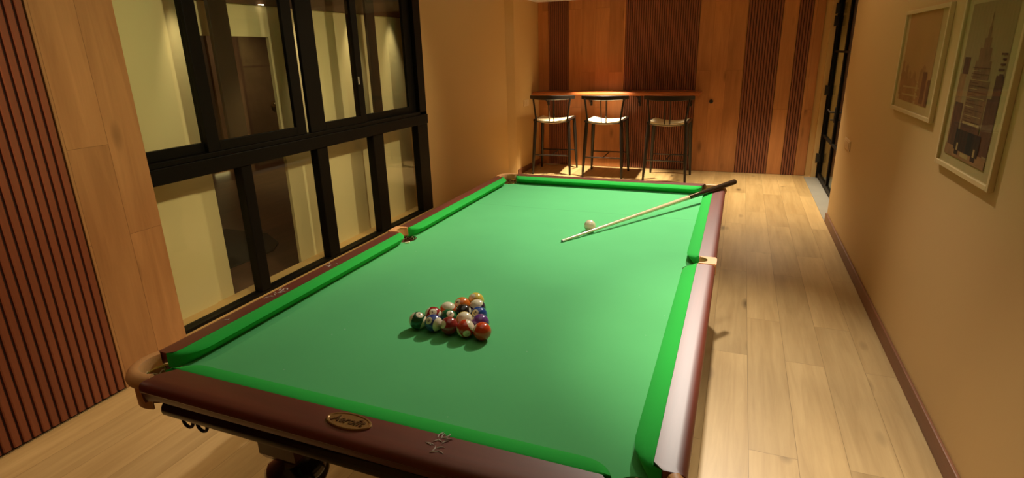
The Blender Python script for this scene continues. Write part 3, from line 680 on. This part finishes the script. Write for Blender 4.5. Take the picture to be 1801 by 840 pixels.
# ================================================================== BALLS
D = 0.0572; RB = D / 2; ZB = zz(-0.045) + RB
camv = Vector((0.77785, -2.18644, 0.79655 + H))
IV = (0.95, 0.87, 0.62)
def ball_mat(name, col, stripe, axis, num, base=IV):
    m, t, b = nt(name); N = t.nodes; L = t.links
    tc = N.new('ShaderNodeTexCoord'); nv = N.new('ShaderNodeVectorMath'); nv.operation = 'NORMALIZE'; L.new(tc.outputs['Object'], nv.inputs[0])
    def dot(v):
        d = N.new('ShaderNodeVectorMath'); d.operation = 'DOT_PRODUCT'; L.new(nv.outputs[0], d.inputs[0]); d.inputs[1].default_value = v; return d.outputs['Value']
    def step(val, edge, greater=True):
        r = N.new('ShaderNodeMapRange'); L.new(val, r.inputs[0]); r.inputs[1].default_value = edge - 0.012; r.inputs[2].default_value = edge + 0.012
        r.inputs[3].default_value, r.inputs[4].default_value = (0, 1) if greater else (1, 0); return r.outputs[0]
    cur = None; rgb = N.new('ShaderNodeRGB'); rgb.outputs[0].default_value = (*col, 1); cur = rgb.outputs[0]
    def mix(fac, c):
        nonlocal cur
        x = N.new('ShaderNodeMix'); x.data_type = 'RGBA'; L.new(fac, x.inputs[0]); L.new(cur, x.inputs[6]); x.inputs[7].default_value = (*c, 1); cur = x.outputs[2]
    if stripe:
        a = N.new('ShaderNodeMath'); a.operation = 'ABSOLUTE'; L.new(dot(tuple(axis)), a.inputs[0]); mix(step(a.outputs[0], 0.60), base)
    if num is not None:
        a = N.new('ShaderNodeMath'); a.operation = 'ABSOLUTE'; L.new(dot(tuple(num)), a.inputs[0]); mix(step(a.outputs[0], 0.905), base)
    L.new(cur, b.inputs['Base Color']); b.inputs['Roughness'].default_value = 0.16; b.inputs['Coat Weight'].default_value = 0.9; b.inputs['Coat Roughness'].default_value = 0.06
    return m
def make_ball(name, lb, x, y, col, number=None, disc=None, axis=None, roll=0.0, group='pool balls racked in a triangle on the green baize'):
    c = Vector((x, y, ZB)); v = (camv - c).normalized(); r_ = Vector((0, 0, 1)).cross(v).normalized(); u_ = v.cross(r_)
    def dirv(ox, oy, back=False):
        k = max(0.0, 1 - ox * ox - oy * oy) ** 0.5
        return (r_ * ox + u_ * oy + v * (-k if back else k)).normalized()
    nd = dirv(*disc) if disc else None; axv = None
    if axis:
        axv = Vector(r_ * axis[0] + u_ * axis[1] + v * axis[2]).normalized()
        if nd: axv = (axv - nd * axv.dot(nd)).normalized()
    me = bpy.data.meshes.new(name); bm = bmesh.new(); bmesh.ops.create_uvsphere(bm, u_segments=48, v_segments=28, radius=RB); bm.to_mesh(me); bm.free()
    for p in me.polygons: p.use_smooth = True
    me.materials.append(ball_mat(name + '_resin_%s' % (number or 'cue'), col, axis is not None, axv, nd))
    o = bpy.data.objects.new(name, me); COL.objects.link(o); o.location = c; tag(o, lb, 'ball', group)
    if number and nd:
        tm = text_mesh(str(number), 0.0150 if number < 10 else 0.0125, 0, 0.0, 0.0003)
        # tangent frame for the numeral
        up = (u_ - nd * u_.dot(nd)).normalized(); up = Matrix.Rotation(roll, 3, nd) @ up; rt = up.cross(nd)
        xs = [q_.co.x for q_ in tm.vertices]; ys = [q_.co.y for q_ in tm.vertices]; cx = (min(xs) + max(xs)) / 2; cy = (min(ys) + max(ys)) / 2
        for q_ in tm.vertices:
            p_ = nd * RB + rt * (q_.co.x - cx) + up * (q_.co.y - cy); q_.co = p_.normalized() * (RB + 0.00018)
        tm.materials.append(M['ink']); n_ = bpy.data.objects.new('numeral', tm); COL.objects.link(n_); n_.parent = o
    return o
x0, y0, dx, dy = -0.129, -0.786, D + 0.0001, D * 0.867
G_ = (0.006, 0.105, 0.045); BL = (0.012, 0.045, 0.27); MA = (0.30, 0.018, 0.020); RD = (0.62, 0.045, 0.015); OR = (0.80, 0.20, 0.02); PU = (0.16, 0.045, 0.28); YE = (0.85, 0.60, 0.10)
def pos(j, i): return x0 + i * dx + j * dx / 2, y0 + j * dy
make_ball('pool_ball', 'green striped ball at the left end of the front row of the rack', *pos(0, 0), G_, 14, (0.28, 0.66), (1, -0.35, 0.25), roll=2.6)
make_ball('pool_ball', 'blue striped ball with a 10 in the front row, beside the green striped ball', *pos(0, 1), BL, 10, (-0.52, 0.34), (0.62, -0.25, 0.75), roll=-0.7)
make_ball('pool_ball', 'maroon solid ball in the middle of the front row', *pos(0, 2), MA, 7, (-0.72, 0.20), None, roll=2.2)
make_ball('pool_ball', 'red striped ball with an 11, second from the right in the front row', *pos(0, 3), RD, 11, (0.10, -0.62), (0.75, 0.50, 0.10), roll=-0.3)
make_ball('pool_ball', 'orange-red solid ball at the right end of the front row', *pos(0, 4), (0.72, 0.06, 0.012), 3, (-0.88, 0.42), None)
make_ball('pool_ball', 'maroon striped ball on the left edge behind the green and blue striped balls', *pos(1, 0), (0.36, 0.012, 0.015), 15, (0.02, 0.38), (0.85, -0.45, 0.1), roll=2.9)
make_ball('pool_ball', 'green solid ball inside the rack behind the maroon solid ball', *pos(1, 1), (0.008, 0.16, 0.05), 6, (0.25, 0.45), None, roll=2.4)
make_ball('pool_ball', 'mostly cream striped ball inside the rack behind the red striped ball', *pos(1, 2), YE, 9, (-0.98, -0.1), (0.15, 0.35, 0.92))
make_ball('pool_ball', 'purple solid ball on the right edge behind the orange-red ball', *pos(1, 3), PU, 4, (-0.85, -0.4), None)
make_ball('pool_ball', 'orange striped ball on the left edge beside the black ball', *pos(2, 0), (0.85, 0.13, 0.015), 13, (-0.97, 0.0), (0.15, 0.80, 0.5))
make_ball('pool_ball', 'black ball near the centre of the rack', *pos(2, 1), (0.008, 0.006, 0.006), 8, (0.93, 0.12), None)
make_ball('pool_ball', 'blue solid ball with a 2 on the right edge of the rack', *pos(2, 2), (0.015, 0.07, 0.32), 2, (-0.45, 0.28), None, roll=2.5)
make_ball('pool_ball', 'orange solid ball on the left edge just before the yellow ball', *pos(3, 0), OR, 5, (-0.58, 0.42), None, roll=1.5)
make_ball('pool_ball', 'white-topped purple striped ball on the right edge before the yellow ball', *pos(3, 1), (0.05, 0.01, 0.06), 12, (-0.9, -0.35), (0.1, 0.85, 0.5))
make_ball('pool_ball', 'yellow solid ball at the far point of the rack', *pos(4, 0), YE, 1, (-0.50, 0.55), None, roll=1.0)
make_ball('cue_ball', 'plain cream cue ball lying beside the cue', 0.146, 0.390, (0.78, 0.68, 0.44), None, None, None, group=None)

# ================================================================== CUE
tip = Vector((0.062, 0.183, zz(-0.045) + 0.0062)); butt = Vector((0.797, 1.385, zz(0.0275)))
dv = (butt - tip); LN = dv.length; du = dv.normalized()
cue = empty('cue_stick', tuple(tip), 'wooden cue with black butt resting over the far right corner of the table', 'cue')
def cpt(s): return tip + du * s
def crad(s): return 0.0056 + 0.0100 * min(1, s / LN)
bm = bmesh.new(); tube(bm, [cpt(0.022), cpt(0.2), cpt(0.5), cpt(0.955)], [crad(0.022), crad(0.2), crad(0.5), crad(0.955)], 16); link('shaft', bm, M['cue_shaft'], cue, True)
bm = bmesh.new(); tube(bm, [cpt(0.955), cpt(0.96), cpt(LN - 0.02), cpt(LN - 0.006), cpt(LN)], [crad(0.955), crad(0.955) + 0.0006, crad(LN) + 0.001, crad(LN), 0.006], 16); link('butt', bm, M['cue_butt'], cue, True)
# pale splice points running back over the butt
up = Vector((0, 0, 1)); up = (up - du * up.dot(du)).normalized()
bm = bmesh.new()
for s_a, s_b, off in ((0.955, 1.06, 0.35), (0.955, 1.02, 2.2), (0.955, 1.03, -1.5)):
    ax_ = (up * math.cos(off) + du.cross(up) * math.sin(off))
    sd = du.cross(ax_)
    a_ = cpt(s_a) + ax_ * (crad(s_a) + 0.0004); b_ = cpt(s_b) + ax_ * (crad(s_b) + 0.0012)
    v1 = bm.verts.new(a_ + sd * 0.006 - ax_ * 0.002); v2 = bm.verts.new(a_ - sd * 0.006 - ax_ * 0.002); v3 = bm.verts.new(b_); v4 = bm.verts.new(a_ + ax_ * 0.0006)
    v5 = bm.verts.new(a_ - ax_ * 0.005)
    bm.faces.new((v1, v4, v3)); bm.faces.new((v4, v2, v3)); bm.faces.new((v1, v3, v5)); bm.faces.new((v2, v5, v3)); bm.faces.new((v1, v5, v2, v4))
link('splice', bm, M['cue_shaft'], cue)
bm = bmesh.new(); tube(bm, [cpt(0.006), cpt(0.022)], [crad(0), crad(0.022) + 0.0002], 14); link('ferrule', bm, M['ferrule'], cue, True)
bm = bmesh.new(); tube(bm, [cpt(0.0), cpt(0.003), cpt(0.006)], [0.0035, 0.0048, 0.005], 14); link('tip', bm, M['ink'], cue, True)

# ================================================================== BAR COUNTER
CT = empty('bar_counter', (-0.86, 5.75, H + 0.2), 'long narrow red-brown wall counter above the three stools', 'counter')
zc = zz(0.225)
rx0, rx1, ry0, ry1 = -2.015, 0.30, 5.56, YF - 0.017
pl = [(rx0, ry1), (rx0, ry0 + 0.03), (rx0 + 0.01, ry0 + 0.01), (rx0 + 0.03, ry0), (rx1 - 0.06, ry0), (rx1 - 0.02, ry0 + 0.015), (rx1, ry0 + 0.06), (rx1, ry1)]
bm = bmesh.new(); prism(bm, pl, zc, zc + 0.052); bmesh.ops.bevel(bm, geom=[e for e in bm.edges if abs(e.verts[0].co.z - e.verts[1].co.z) < 1e-5 and not all(v.co.y > ry1 - 0.001 for v in e.verts)], offset=0.014, segments=3, affect='EDGES')
link('counter_top', bm, M['counter'], CT, True)
for bx_ in (-1.86, -1.208, -0.518, 0.17):
    bm = bmesh.new(); box(bm, bx_ - 0.014, bx_ + 0.014, YF - 0.05, YF - 0.023, zc - 0.16, zc, bev=0.003); box(bm, bx_ - 0.014, bx_ + 0.014, YF - 0.30, YF - 0.05, zc - 0.022, zc)
    prism_pts = [(YF - 0.05, zc - 0.14), (YF - 0.26, zc - 0.022), (YF - 0.235, zc - 0.022), (YF - 0.05, zc - 0.115)]
    loft(bm, [[(x_, a, b) for a, b in prism_pts] for x_ in (bx_ - 0.006, bx_ + 0.006)])
    link('bracket', bm, M['iron'], CT)

# ================================================================== BAR STOOLS
def make_stool(lb):
    """built around the origin; backrest on the -y side"""
    o = empty('bar_stool', (0, 0, 0), lb, 'bar stool', 'bar stools at the counter')
    sh = 0.745; sw = 0.235; sd = 0.215      # seat height, half width, half depth
    W = M['stool']
    for sx_, sy_ in ((-1, -1), (1, -1), (-1, 1), (1, 1)):
        top = Vector((sx_ * (sw - 0.005), sy_ * (sd - 0.01), sh + 0.012)); ft = Vector((sx_ * (sw + 0.03), sy_ * (sd + 0.06), 0))
        bm = bmesh.new(); tube(bm, [ft, ft.lerp(top, 0.25), ft.lerp(top, 0.7), top], [0.014, 0.019, 0.025, 0.023], 12)
        link('leg', bm, W, o, True)
    bm = bmesh.new()
    for sx_ in (-1, 1):
        tube(bm, [(sx_ * (sw + 0.0), -sd - 0.045, sh + 0.005), (sx_ * (sw + 0.0), -sd + 0.0, sh + 0.003), (sx_ * sw, sd, sh + 0.003), (sx_ * sw, sd + 0.035, sh + 0.005)], [0.017, 0.02, 0.02, 0.017], 10)
    for sy_ in (-1, 1):
        tube(bm, [(-sw, sy_ * sd, sh - 0.008), (-sw * 0.5, sy_ * sd, sh - 0.022), (0, sy_ * sd, sh - 0.027), (sw * 0.5, sy_ * sd, sh - 0.022), (sw, sy_ * sd, sh - 0.008)], 0.014, 8)
    link('seat_frame', bm, W, o, True)
    # woven sagging seat
    nx, ny = 16, 12; bm = bmesh.new()
    top = [[bm.verts.new(((-1 + 2 * i / nx) * (sw - 0.012), (-1 + 2 * j / ny) * (sd + 0.012), sh + 0.022 - 0.032 * (1 - (-1 + 2 * i / nx) ** 2) + 0.004 * ((j % 2) - 0.5))) for i in range(nx + 1)] for j in range(ny + 1)]
    bot = [[bm.verts.new((v.co.x, v.co.y, v.co.z - 0.030)) for v in r] for r in top]
    for j in range(ny):
        for i in range(nx):
            bm.faces.new((top[j][i], top[j][i + 1], top[j + 1][i + 1], top[j + 1][i])); bm.faces.new((bot[j][i], bot[j + 1][i], bot[j + 1][i + 1], bot[j][i + 1]))
    for j in range(ny):
        for i in (0, nx): bm.faces.new((top[j][i], top[j + 1][i], bot[j + 1][i], bot[j][i]))
    for i in range(nx):
        for j in (0, ny): bm.faces.new((top[j][i], top[j][i + 1], bot[j][i + 1], bot[j][i]))
    link('seat', bm, M['woven'], o)
    # back posts, spindles and bowed top rail
    for sx_ in (-1, 1):
        bm = bmesh.new(); tube(bm, [(sx_ * 0.215, -sd - 0.005, sh - 0.01), (sx_ * 0.235, -sd - 0.015, sh + 0.14), (sx_ * 0.258, -sd - 0.005, sh + 0.30)], [0.013, 0.013, 0.012], 10); link('back_post', bm, W, o, True)
        bm = bmesh.new(); tube(bm, [(sx_ * 0.032, -sd - 0.005, sh - 0.02), (sx_ * 0.036, -sd - 0.055, sh + 0.30)], 0.0075, 8); link('spindle', bm, W, o, True)
    secs = []
    for i in range(17):
        t = -1 + 2 * i / 16; x = t * 0.305; y = -sd - 0.075 + 0.115 * t * t; wd = 0.012
        h0, h1 = sh + 0.275 + 0.010 * t * t, sh + 0.338 - 0.004 * t * t
        nrm = Vector((-2 * 0.115 * t / 0.305, 1, 0)).normalized() * wd
        secs.append([(x - nrm.x, y - nrm.y, h0 + 0.006), (x, y, h0), (x + nrm.x, y + nrm.y, h0 + 0.006), (x + nrm.x, y + nrm.y, h1 - 0.006), (x, y, h1), (x - nrm.x, y - nrm.y, h1 - 0.006)])
    link('top_rail', loft(bmesh.new(), secs), W, o, True)
    # footrest: two cross bars joined by one centre bar
    def leg_at(sx_, sy_, z):
        t = z / (sh + 0.012); a = Vector((sx_ * (sw + 0.03), sy_ * (sd + 0.06), 0)); b = Vector((sx_ * (sw - 0.005), sy_ * (sd - 0.01), sh + 0.012)); return a.lerp(b, t)
    zr = 0.27
    for sy_ in (-1, 1):
        a = leg_at(-1, sy_, zr); b = leg_at(1, sy_, zr); bm = bmesh.new(); tube(bm, [a, a.lerp(b, 0.5), b], 0.0085, 8); link('foot_bar', bm, W, o, True)
    bm = bmesh.new(); tube(bm, [(0, leg_at(1, -1, zr).y, zr), (0, leg_at(1, 1, zr).y, zr)], 0.0075, 8); link('centre_bar', bm, W, o, True)
    return o
def copy_thing(o):
    c = o.copy(); COL.objects.link(c)
    for ch in list(o.children):
        k = ch.copy(); COL.objects.link(k); k.parent = c
    return c
s0 = make_stool('black bar stool with woven cream seat, nearest the alcove side wall')
s1 = copy_thing(s0); s1['label'] = 'black bar stool with woven cream seat in the middle of the three'
s2 = copy_thing(s0); s2['label'] = 'black bar stool with woven seat at the right end of the counter'
for s_, (x, y, a) in zip((s0, s1, s2), ((-1.610, 5.42, 5), (-0.865, 5.385, 1), (-0.035, 5.34, -2))):
    s_.location = (x, y, 0); s_.rotation_euler = (0, 0, math.radians(a))
